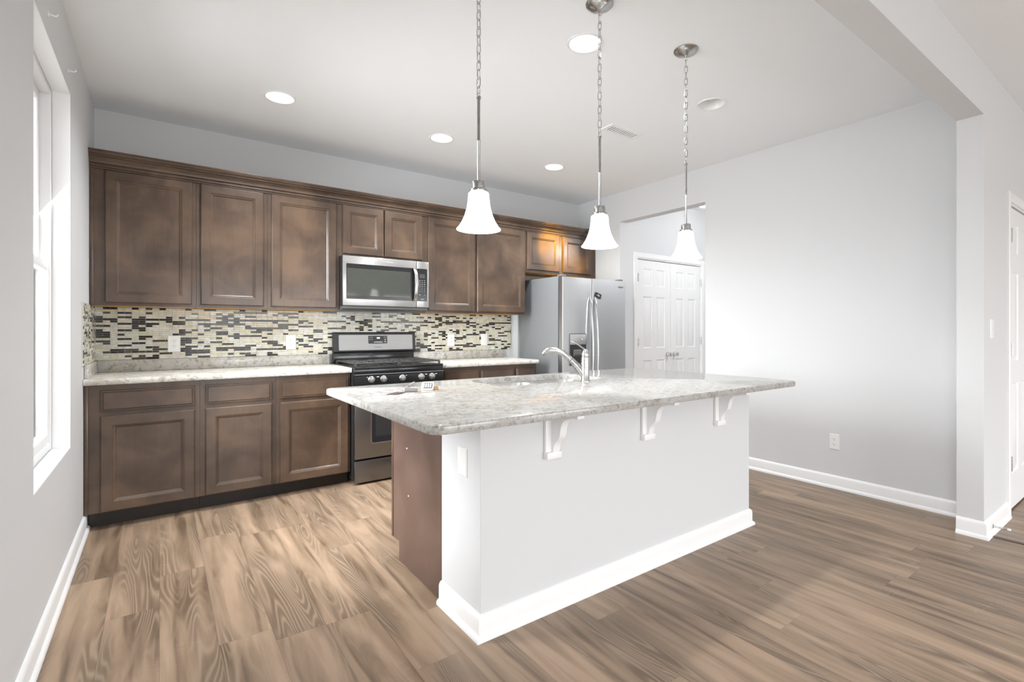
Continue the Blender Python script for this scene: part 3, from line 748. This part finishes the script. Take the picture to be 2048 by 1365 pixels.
rc_ = Vector((1.408, -2.352)); ra = math.radians(-37)
rm = thing('remote_fob', 'white rimmed remote fob standing tilted next to the grey key fob', 'remote', (rc_.x, rc_.y, .914))
tilt = math.radians(62)
def rmap(u, v, w):   # u along, v up the tilted face, w out of the face (towards the camera side)
    y = v*math.cos(tilt)-w*math.sin(tilt); z = .9155+v*math.sin(tilt)+w*math.cos(tilt)
    return onctr((u, y), rc_, ra, z)
b = MB(); o1 = rrect(-.030, .030, 0, .044, .010, 0, 5); o2 = rrect(-.030, .030, 0, .044, .010, .003, 5)
b.loops([[rmap(*p, -.008) for p in o2], [rmap(*p, -.005) for p in o1], [rmap(*p, .002) for p in o1], [rmap(*p, .005) for p in o2]], True, True); b.build('fob_case', M['white_plastic'], rm)
b = MB()
pts = rrect(-.022, .024, .008, .037, .006, 0, 4); b.loops([[rmap(*p, .004) for p in pts], [rmap(*p, .0056) for p in pts]], False, True)
kp = b.build('keypad', M['dark_print'], rm)
for u in (-.017, -.006, .005, .016):
    b = MB(); pts = rrect(u-.0042, u+.0042, .011, .034, .003, 0, 3); b.loops([[rmap(*p, .005) for p in pts], [rmap(*p, .0072) for p in pts]], False, True); b.build('button', M['grey_print'], kp)
b = MB(); b.loops([[onctr(p, Vector((1.452, -2.352)), .2, .9146) for p in rrect(-.014, .014, -.010, .010, .004)], [onctr(p, Vector((1.452, -2.352)), .2, .934) for p in rrect(-.012, .012, -.008, .008, .004)]], True, True); b.build('leather_tab', M['tan'], rm)
b = MB(); b.tube([onctr(q, rc_, 0, .9158) for q in ((-.10, -.075), (-.06, -.072), (-.02, -.07), (.0, -.062), (.02, -.07), (.05, -.066))], .0012, 6); b.build('lanyard_cord', M['tan'], rm)

# ------------------------------------------------------------------ range
RX0, RX1 = 1.563, 2.313
rg = thing('gas_range', 'stainless and black gas range between the base cabinets', 'range', ((RX0+RX1)/2, -.36, 0))
b = MB(); b.box(RX0, RX1, -.655, -.030, .035, .905); b.build('range_body', M['black_soft'], rg, sharp=0)
b = MB(); b.box(RX0-.0005, RX1+.0005, -.700, -.030, .906, .922, .004); b.build('cooktop', M['black'], rg)
# storage drawer, oven door
b = MB(); b.box(RX0+.003, RX1-.003, -.690, -.656, .018, .188, .005); b.build('drawer', M['range_steel'], rg)
dr = None
b = MB(); b.box(RX0+.003, RX1-.003, -.695, -.656, .202, .758, .006); dr = b.build('oven_door', M['range_steel'], rg)
b = MB(); pts = rrect(1.690, 2.186, .312, .665, .025, 0, 6); pi_ = rrect(1.690, 2.186, .312, .665, .025, .008, 6)
b.loops([[(p[0], -.694, p[1]) for p in pts], [(p[0], -.6985, p[1]) for p in pts], [(p[0], -.6985, p[1]) for p in pi_], [(p[0], -.6955, p[1]) for p in pi_]], False, False)
b.build('window_bezel', M['steel'], dr)
b = MB(); b.loops([[(p[0], -.6945, p[1]) for p in pi_], [(p[0], -.6962, p[1]) for p in pi_]], False, True)
wn = b.build('window_glass', M['dark_glass'], dr)
b = MB(); b.rects(fmap(-.6962), [(1.728, 2.148, .368, .640, 0), (1.728, 2.148, .368, .640, .0006)]); b.build('window_mesh', M['black_soft'], wn, sharp=0)
b = MB(); b.tube([(RX0+.05, -.745, .725), (RX1-.05, -.745, .725)], .011, 14)
for x in (RX0+.075, RX1-.075): b.tube([(x, -.693, .725), (x, -.745, .725)], .009, 10)
b.build('door_handle', M['steel'], dr, sharp=45)
# control panel with knobs
b = MB(); b.prism([(-.656, .768), (-.690, .768), (-.703, .780), (-.700, .850), (-.690, .858), (-.656, .858)], lambda p, a: (a, p[0], p[1]), RX0, RX1); cp = b.build('control_panel', M['black'], rg, sharp=30)
b = MB(); b.box(RX0+.002, RX1-.002, -.7015, -.66, .8585, .8625); b.build('panel_trim', M['steel'], cp, sharp=0)
b = MB(); b.box(RX0, RX1, -.698, -.656, .863, .9055, .003); b.build('front_rail', M['black'], rg)
for x in (1.692, 1.790, 1.946, 2.110, 2.206):
    b = MB(); b.lathe([(.025, -.7015), (.025, -.706), (.0225, -.708), (.021, -.727), (.019, -.730), (.001, -.7305)], (x, 0, .821), 'Y', 22, False, True); k = b.build('knob', M['steel'], cp, sharp=40)
    b = MB(); b.box(x-.0055, x+.0055, -.741, -.728, .821-.021, .821+.021, .002); b.build('knob_grip', M['steel'], k)
for x in (1.66, 1.745, 1.98, 2.155, 2.245):
    hw = .003 if x in (1.66, 1.98) else .009
    b = MB(); b.box(x-hw, x+hw, -.7015, -.7000, .836, .841); b.build('panel_marking', M['white_print'], cp, sharp=0)
# grates and burners
for gx0, gx1 in ((RX0+.02, 1.93), (1.945, RX1-.02)):
    b = MB(); zc = .946; r_ = .0055
    ya, yb_ = -.66, -.15; cxm = (gx0+gx1)/2
    def bar(p, q): b.box(min(p[0], q[0])-r_, max(p[0], q[0])+r_, min(p[1], q[1])-r_, max(p[1], q[1])+r_, zc-.007, zc+.007, .002, 1)
    bar((gx0, ya), (gx1, ya)); bar((gx0, yb_), (gx1, yb_)); bar((gx0, ya), (gx0, yb_)); bar((gx1, ya), (gx1, yb_)); bar((gx0, (ya+yb_)/2), (gx1, (ya+yb_)/2))
    for yc in (-.53, -.28):
        for s in (-1, 1):
            bar((cxm+s*.04, yc), (cxm+s*.165, yc)); bar((cxm, yc+s*.035), (cxm, yc+s*.115))
            bar((cxm+s*.09, yc-.10), (cxm+s*.09, yc+.10))
    for x in (gx0, gx1):
        for y in (ya, yb_): b.box(x-.008, x+.008, y-.008, y+.008, .9222, zc, .002, 1)
    b.build('grate', M['grate'], rg)
for x in (1.752, 2.119):
    for y in (-.53, -.28):
        b = MB(); b.lathe([(.048, .9222), (.048, .928), (.034, .932), (.034, .938), (.001, .939)], (x, y, 0), 'Z', 24, False, True); b.build('burner', M['grate'], rg)
# backguard
b = MB(); b.box(RX0+.004, RX1-.004, -.085, -.030, .906, 1.006, .003); b.build('backguard_base', M['black'], rg)
b = MB(); b.prism([(-.030, 1.0065), (-.080, 1.0065), (-.098, 1.020), (-.086, 1.178), (-.072, 1.190), (-.030, 1.190)], lambda p, a: (a, p[0], p[1]), RX0+.010, RX1+.006)
bg = b.build('backguard', M['black_soft'], rg, sharp=30)
sl = (.098-.086)/(1.178-1.020)
bmap = lambda u, v, w: (u, -.098+(v-1.020)*sl-w, v)
b = MB(); pts = rrect(1.612, 2.290, 1.030, 1.166, .008, 0, 4); b.loops([[bmap(*p, -.002) for p in pts], [bmap(*p, .003) for p in pts]], False, True); fp_ = b.build('backguard_panel', M['panel_steel'], bg)
b = MB(); pts = rrect(1.870, 2.044, 1.086, 1.157, .006, 0, 4); b.loops([[bmap(*p, .002) for p in pts], [bmap(*p, .005) for p in pts]], False, True); dp = b.build('display', M['black'], fp_)
b = MB()
for i in range(3): b.rects(bmap, [(1.948+i*.0095, 1.955+i*.0095, 1.131, 1.143, .0050), (1.948+i*.0095, 1.955+i*.0095, 1.131, 1.143, .0055)], False)
b.build('clock_digits', M['clock'], dp, sharp=0)
b = MB()
for x0, x1, z0, z1 in ((1.920, 2.000, 1.096, 1.103), (1.880, 1.888, 1.140, 1.145), (1.898, 1.908, 1.140, 1.145), (1.880, 1.888, 1.122, 1.127), (1.898, 1.908, 1.122, 1.127), (2.012, 2.022, 1.142, 1.146), (2.028, 2.037, 1.142, 1.146), (2.018, 2.030, 1.118, 1.128), (2.018, 2.030, 1.098, 1.108)):
    b.rects(bmap, [(x0, x1, z0, z1, .0050), (x0, x1, z0, z1, .0054)], False)
b.build('display_markings', M['grey_print'], dp, sharp=0)
text('logo', 'Whirlpool', .016, Matrix.Translation((1.957, -.1010+(1.055-1.020)*sl-.0005, 1.055)) @ Matrix.Rotation(PI/2, 4, 'X'), M['dark_print'], fp_)
b = MB()
for x in (RX0+.06, RX1-.06):
    for y in (-.62, -.10): b.lathe([(.018, 0), (.018, .006), (.010, .008), (.010, .036)], (x, y, 0), 'Z', 12, True, True)
b.build('levelling_feet', M['black_soft'], rg)

# ------------------------------------------------------------------ microwave
MX0, MX1, MY, MZ0, MZ1 = 1.558, 2.3155, -.405, 1.410, 1.8245
mw = thing('microwave', 'stainless over-the-range microwave under the short two-door cabinet', 'microwave', ((MX0+MX1)/2, -.2, MZ0))
b = MB(); b.box(MX0+.001, MX1-.001, -.385, -.010, MZ0-.002, MZ1); b.build('microwave_body', M['black_soft'], mw, sharp=0)
b = MB(); b.prism([(-.385, MZ0-.002), (-.385, MZ0-.02), (-.36, MZ0-.032), (-.02, MZ0-.032), (-.02, MZ0-.002)], lambda p, a: (a, p[0], p[1]), MX0+.004, MX1-.004); b.build('vent_base', M['dark_print'], mw, sharp=20)
b = MB(); b.box(MX0, 2.194, MY, -.386, MZ0+.002, MZ1, .004); dr = b.build('door', M['steel'], mw)
b = MB(); pts = rrect(1.586, 2.192, 1.468, 1.760, .006, 0, 4); b.loops([[(p[0], MY+.001, p[1]) for p in pts], [(p[0], MY-.0015, p[1]) for p in pts]], False, True); wn = b.build('window_frame', M['black'], dr)
b = MB(); b.rects(fmap(MY-.0015), [(1.592, 2.140, 1.497, 1.722, 0), (1.592, 2.140, 1.497, 1.722, .0008)], False); b.build('window_glass', M['mw_glass'], wn, sharp=0)
hp = [(2.168, MY-.001, 1.762), (2.172, MY-.020, 1.748), (2.176, MY-.040, 1.700), (2.178, MY-.048, 1.614), (2.176, MY-.040, 1.528), (2.172, MY-.020, 1.480), (2.168, MY-.001, 1.466)]
b = MB(); rings = []
for x, y, z in hp: rings.append([(x-.008, y+.004, z), (x-.013, y-.004, z), (x-.006, y-.009, z), (x+.010, y-.009, z), (x+.016, y-.004, z), (x+.012, y+.004, z)])
b.loops(rings, True, True); b.build('door_handle', M['steel'], dr, sharp=50)
text('logo', 'Whirlpool', .017, face_front(1.945, MY-.0006, 1.795), M['grey_print'], dr)
b = MB(); b.box(2.197, MX1, MY, -.386, MZ0+.002, MZ1, .004); cp = b.build('control_panel', M['steel'], mw)
b = MB(); pts = rrect(2.199, 2.298, 1.468, 1.760, .006, 0, 4); b.loops([[(p[0], MY+.001, p[1]) for p in pts], [(p[0], MY-.0015, p[1]) for p in pts]], False, True); kp = b.build('keypad', M['black'], cp)
b = MB(); b.rects(fmap(MY-.0015), [(2.226, 2.276, 1.676, 1.712, 0), (2.226, 2.276, 1.676, 1.712, .0008)], False); b.build('display', M['lcd'], kp, sharp=0)
b = MB()
for r in range(8):
    for c in range(3):
        if r == 7 and c == 1: continue
        x = 2.228+c*.022; z = 1.655-r*.0165-(.014 if r == 7 else 0); hw = .0055 if r not in (4, 5, 6) else .0028
        b.rects(fmap(MY-.0015), [(x-hw, x+hw, z-.002, z+.002, 0), (x-hw, x+hw, z-.002, z+.002, .0006)], False)
b.rects(fmap(MY-.0015), [(2.238, 2.264, 1.484, 1.488, 0), (2.238, 2.264, 1.484, 1.488, .0006)], False)
b.build('key_markings', M['grey_print'], kp, sharp=0)

# ------------------------------------------------------------------ refrigerator
FX0, FX1, FZ = 3.568, 4.474, 1.745
fr_ = thing('refrigerator', 'tall stainless side-by-side refrigerator in the far corner', 'refrigerator', ((FX0+FX1)/2, -.4, 0))
b = MB(); b.box(FX0, FX1, -.725, -.06, .02, FZ+.008, .004); b.build('fridge_body', M['fridge_side'], fr_)['label'] = 'grey enamel side'
b = MB(); b.box(FX0+.006, FX1-.006, -.739, -.7255, .06, FZ-.006); b.build('door_gasket', M['black_soft'], fr_, sharp=0)
b = MB(); b.box(FX0+.01, FX0+.07, -.77, -.70, FZ+.0085, FZ+.022, .004); b.box(FX1-.07, FX1-.01, -.77, -.70, FZ+.0085, FZ+.022, .004); b.build('hinge_cover', M['fridge_side'], fr_)
b = MB(); b.box(FX0+.01, FX1-.01, -.728, -.70, .0, .055); b.build('kick_grille', M['black_soft'], fr_, sharp=0)
def fdoor(x0, x1, name, cutout=None):
    b = MB(); k = 10; pts = [(x0, -.740), (x0, -.792)]
    for i in range(k+1):
        u = i/k; pts.append((x0+.006+(x1-x0-.012)*u, -.798-.010*math.sin(PI*u)))
    pts += [(x1, -.792), (x1, -.740)]
    b.prism(pts, lambda p, a: (p[0], p[1], a), .062, FZ)
    return b.build(name, M['fridge_steel'], fr_, sharp=30)
SEAM = 3.972
ld = fdoor(FX0, SEAM-.003, 'freezer_door'); rd = fdoor(SEAM+.003, FX1, 'fridge_door')
def fhandle(x, s, parent):
    b = MB(); rings = []; Z0, Z1 = .42, 1.555; k = 18
    for i in range(k+1):
        u = i/k; z = Z0+(Z1-Z0)*u; bow = math.sin(PI*u)**.8; y = -.812-.040*bow if 0 < i < k else -.800; xx = x+s*.006*bow
        rings.append([(xx-.011, y+.006, z), (xx-.014, y-.004, z), (xx-.007, y-.010, z), (xx+.007, y-.010, z), (xx+.014, y-.004, z), (xx+.011, y+.006, z)])
    b.loops(rings, True, True); b.build('door_handle', M['handle_steel'], parent, sharp=50)
fhandle(SEAM-.040, 1, ld); fhandle(SEAM+.030, 1, rd)
b = MB(); pts = rrect(3.648, 3.876, .848, 1.174, .012, 0, 5); p2 = rrect(3.648, 3.876, .848, 1.174, .012, .006, 5)
b.loops([[(p[0], -.800, p[1]) for p in pts], [(p[0], -.8125, p[1]) for p in pts], [(p[0], -.8125, p[1]) for p in p2], [(p[0], -.8095, p[1]) for p in p2]], False, True)
dsp = b.build('dispenser', M['dark_print'], ld)
b = MB(); b.box(3.655, 3.869, -.814, -.8094, 1.062, 1.166, .002); dpn = b.build('dispenser_panel', M['fridge_steel'], dsp)
b = MB(); b.lathe([(.004, -.8138), (.003, -.8150)], (3.815, 0, 1.115), 'Y', 10, False, True); b.build('indicator_light', M['led'], dpn)
b = MB(); b.box(3.657, 3.867, -.8115, -.8093, .856, 1.060); dr_ = b.build('dispenser_recess', M['black_soft'], dsp, sharp=0)
b = MB(); b.prism([(-.8112, 1.01), (-.826, 1.0), (-.830, .96), (-.8112, .94)], lambda p, a: (a, p[0], p[1]), 3.70, 3.80); b.build('paddle', M['dark_print'], dr_, sharp=20)
b = MB(); b.box(3.665, 3.859, -.835, -.8112, .858, .872, .003); b.build('drip_tray', M['dark_print'], dr_)
text('logo', 'Whirlpool', .030, face_front(4.364, -.8049, 1.678), M['dark_print'], rd)
mg_ = thing('fridge_magnet', 'tilted black magnet at the top of the refrigerator handle', 'magnet', (4.05, -.81, 1.57))
mc = Vector((4.048, 1.571)); ma = math.radians(-18)
def magmap(p, d): return (mc.x+p[0]*math.cos(ma)-p[1]*math.sin(ma), -.8066-d, mc.y+p[0]*math.sin(ma)+p[1]*math.cos(ma))
pts = rrect(-.042, .042, -.026, .026, .004, 0, 4)
b = MB(); b.loops([[magmap(p, 0) for p in pts], [magmap(p, .003) for p in pts]], True, True); b.build('magnet_sheet', M['black_soft'], mg_)
b = MB(); lg = [(-.026, -.006), (-.012, .008), (0, .012), (.014, .008), (.026, -.006), (.016, -.002), (.006, -.010), (-.002, -.002), (-.012, -.004)]
b.loops([[magmap(p, .003) for p in lg], [magmap(p, .0035) for p in lg]], False, True); b.build('magnet_print', M['grey_print'], mg_, sharp=0)

# ------------------------------------------------------------------ pendants
PX, PY = (1.367, 2.024, 2.681), -2.918
def pendant(label):
    o = thing('pendant_light', label, 'pendant light', (0, 0, 0), 'pendant lights over the island')
    b = MB(); b.lathe([(.066, H-.0005), (.066, H-.006), (.058, H-.014), (.040, H-.022), (.018, H-.027), (.009, H-.032), (.006, H-.040), (.001, H-.041)], seg=32, cap0=True, cap1=True); b.build('canopy', M['nickel'], o)
    b = MB(); z = H-.036; pitch = .033; k = 0
    b.tube([(.012*math.cos(q)*1, 0, H-.046+.012*math.sin(q)) for q in [2*PI*i/16 for i in range(16)]], .0018, 6, True)
    z = H-.074; turn = 0
    while z > 2.135:
        pts = []
        for i in range(18):
            q = 2*PI*i/18; sx = .0085*math.cos(q); sz = .0125*math.sin(q)+(.0085 if math.sin(q) > 0 else -.0085)
            ang = (PI/2 if turn % 2 else 0)+.35; pts.append((sx*math.cos(ang), sx*math.sin(ang), z+sz))
        b.tube(pts, .0017, 6, True); z -= pitch; turn += 1
    b.build('chain', M['nickel'], o)
    b = MB(); pts = []
    for i in range(41):
        u = i/40; pts.append((.0045*math.sin(u*PI*11), .0045*math.cos(u*PI*9), 2.135+(H-.045-2.135)*u))
    b.tube(pts, .0016, 6); b.build('cord', M['white_plastic'], o)
    b = MB(); b.lathe([(.009, 2.126), (.009, 2.120), (.0062, 2.117), (.0062, 1.960), (.0068, 1.958), (.0068, 1.953), (.0062, 1.951), (.0062, 1.789)], seg=14, cap0=True, cap1=True)
    b.tube([(.009*math.cos(q), 0, 2.134+.009*math.sin(q)) for q in [2*PI*i/14 for i in range(14)]], .0016, 6, True); b.build('rod', M['nickel'], o)
    b = MB(); b.lathe([(.004, 1.795), (.0245, 1.793), (.0255, 1.790), (.0255, 1.766), (.033, 1.762), (.034, 1.757), (.033, 1.753), (.024, 1.753)], seg=28, cap0=True, cap1=True); b.build('socket_cap', M['nickel'], o)
    prof = [(.024, 1.752), (.036, 1.751), (.0400, 1.746), (.0412, 1.735), (.0430, 1.712), (.0470, 1.688), (.0545, 1.662), (.0655, 1.636), (.0780, 1.616), (.0870, 1.606)]
    inn = [(r-.004, z+.0015) for r, z in prof[::-1]]
    b = MB(); b.lathe(prof+[(.0865, 1.6045)]+inn, seg=40); b.build('glass_shade', M['shade'], o, sharp=60)
    b = MB(); b.lathe([(.001, 1.640), (.016, 1.648), (.024, 1.668), (.022, 1.690), (.013, 1.715), (.012, 1.752)], seg=20, cap0=True); b.build('bulb', M['lens'], o)
    return o
p1 = pendant('frosted bell pendant light nearest the left, hanging before the wall cabinets')
p1.location = (PX[0], PY, 0)
dup(p1, (PX[1], PY, 0), 'frosted bell pendant light in the middle, hanging before the refrigerator cabinets')
dup(p1, (PX[2], PY, 0), 'frosted bell pendant light farthest right, hanging before the closet doors')

# ------------------------------------------------------------------ recessed lights, vent, hall light
def can(label, lit=True):
    o = thing('recessed_light', label, 'ceiling light', (0, 0, 0), 'recessed ceiling lights')
    b = MB(); b.lathe([(RC-.002, H+.004), (RC, H-.003), (.091, H-.006), (.097, H-.005), (.099, H-.0004), (RC+.002, H-.0003)], seg=40); b.build('trim_ring', M['trim'], o)
    zt = H+.012 if lit else H+.115
    b = MB(); b.lathe([(RC-.002, H+.004), (RC-.004 if lit else .052, zt+.001), (.001, zt+.002)], seg=36, cap1=False); b.build('baffle', M['trim'], o)
    if lit:
        b = MB(); b.lathe([(RC-.004, zt-.001), (.03, zt-.004), (.001, zt-.005)], seg=36, cap1=True); b.build('lens', M['lens'], o)
    else:
        b = MB(); b.lathe([(.001, H+.03), (.020, H+.034), (.040, H+.06), (.045, H+.075), (.030, H+.105), (.02, H+.112)], seg=24, cap0=True); b.build('bulb', M['white_plastic'], o)
    return o
r0 = can('lit recessed ceiling light nearest the left wall window'); r0.location = (*LIT[0], 0)
dup(r0, (*LIT[1], 0), 'lit recessed ceiling light above the microwave stretch of cabinets')
dup(r0, (*LIT[2], 0), 'lit recessed ceiling light nearest the refrigerator, smallest in view')
dup(r0, (*LIT[3], 0), 'lit recessed ceiling light partly behind the middle pendant chain')
ru = can('unlit recessed ceiling light right of the third pendant', False); ru.location = (*UNLIT, 0)

vt = thing('ceiling_vent', 'white slotted air vent in the ceiling between the pendants', 'vent', (3.235, -1.92, H))
vx0, vx1, vy0, vy1 = 3.06, 3.41, -1.985, -1.855
b = MB(); b.plate([ring3([(vx0, vy0), (vx1, vy0), (vx1, vy1), (vx0, vy1)], H-.0005), ring3([(vx0+.004, vy0+.004), (vx1-.004, vy0+.004), (vx1-.004, vy1-.004), (vx0+.004, vy1-.004)], H-.007)], [[(vx0+.028, vy0+.028), (vx1-.028, vy0+.028), (vx1-.028, vy1-.028), (vx0+.028, vy1-.028)]], H-.0005, H-.007)
b.build('vent_frame', M['trim'], vt, sharp=25)
b = MB(); b.box(vx0+.026, vx1-.026, vy0+.026, vy1-.026, H-.0015, H-.0004); b.build('vent_backing', M['hole'], vt, sharp=0)
b = MB()
x = vx0+.034
while x < vx1-.032:
    b.prism([(0, H-.0016), (.0025, H-.0016), (.0065, H-.0068), (.0040, H-.0068)], lambda p, a, x=x: (x+p[0], a, p[1]), vy0+.027, vy1-.027); x += .0235
b.build('vent_louvres', M['trim'], vt, sharp=20)

hl = thing('hall_light', 'glowing flush ceiling light just visible under the hall opening', 'ceiling light', (5.66, -1.02, H))
b = MB(); b.lathe([(.12, H-.0005), (.12, H-.012), (.11, H-.016)], (5.66, -1.02, 0), 'Z', 32, True, True); b.build('base_ring', M['trim'], hl)
b = MB(); b.lathe([(.112, H-.015), (.105, H-.030), (.08, H-.045), (.04, H-.053), (.001, H-.055)], (5.66, -1.02, 0), 'Z', 32, False, True); b.build('dome', M['lens'], hl)

# door stop on the divider baseboard
ds = thing('door_stop', 'spring door stop sticking out of the wall end baseboard', 'door stop', (4.30, YD-.014, .05))
b = MB(); b.lathe([(.012, YD-.0145), (.012, YD-.018), (.006, YD-.021)], (4.30, 0, .05), 'Y', 14, True, True); b.build('stop_base', M['chrome'], ds)
b = MB(); pts = []
for i in range(120):
    u = i/119; pts.append((4.30+.0045*math.cos(u*PI*30), YD-.020-.062*u, .05+.0045*math.sin(u*PI*30)))
b.tube(pts, .0012, 5); b.build('spring', M['chrome'], ds)
b = MB(); b.lathe([(.007, YD-.080), (.007, YD-.092), (.004, YD-.095)], (4.30, 0, .05), 'Y', 12, True, True); b.build('rubber_tip', M['white_plastic'], ds)

# ------------------------------------------------------------------ lamps' own light, plus an added amber spot
for i, (x, y) in enumerate(LIT):
    lamp('recessed_bulb', 'SPOT', (x, y, H-.012), 102, (0.95, .98, 1.0), (0, 0, 0), 150, .9, .06)
for x in PX: lamp('pendant_bulb', 'POINT', (x, PY, 1.625), 1.2, (1, .97, .93), rad=.03)
lamp('hall_bulb', 'POINT', (5.5, -2.2, 2.45), 36, (0.97, .985, 1.0), rad=.1)
# amber spot added at the can nearest the refrigerator for the cabinet's honey glow
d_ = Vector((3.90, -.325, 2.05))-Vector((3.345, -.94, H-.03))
lamp('added_amber_spot', 'SPOT', (3.345, -.94, H-.03), 380, (1.0, .62, .03), d_.to_track_quat('-Z', 'Y').to_euler(), 31, .6, .03)
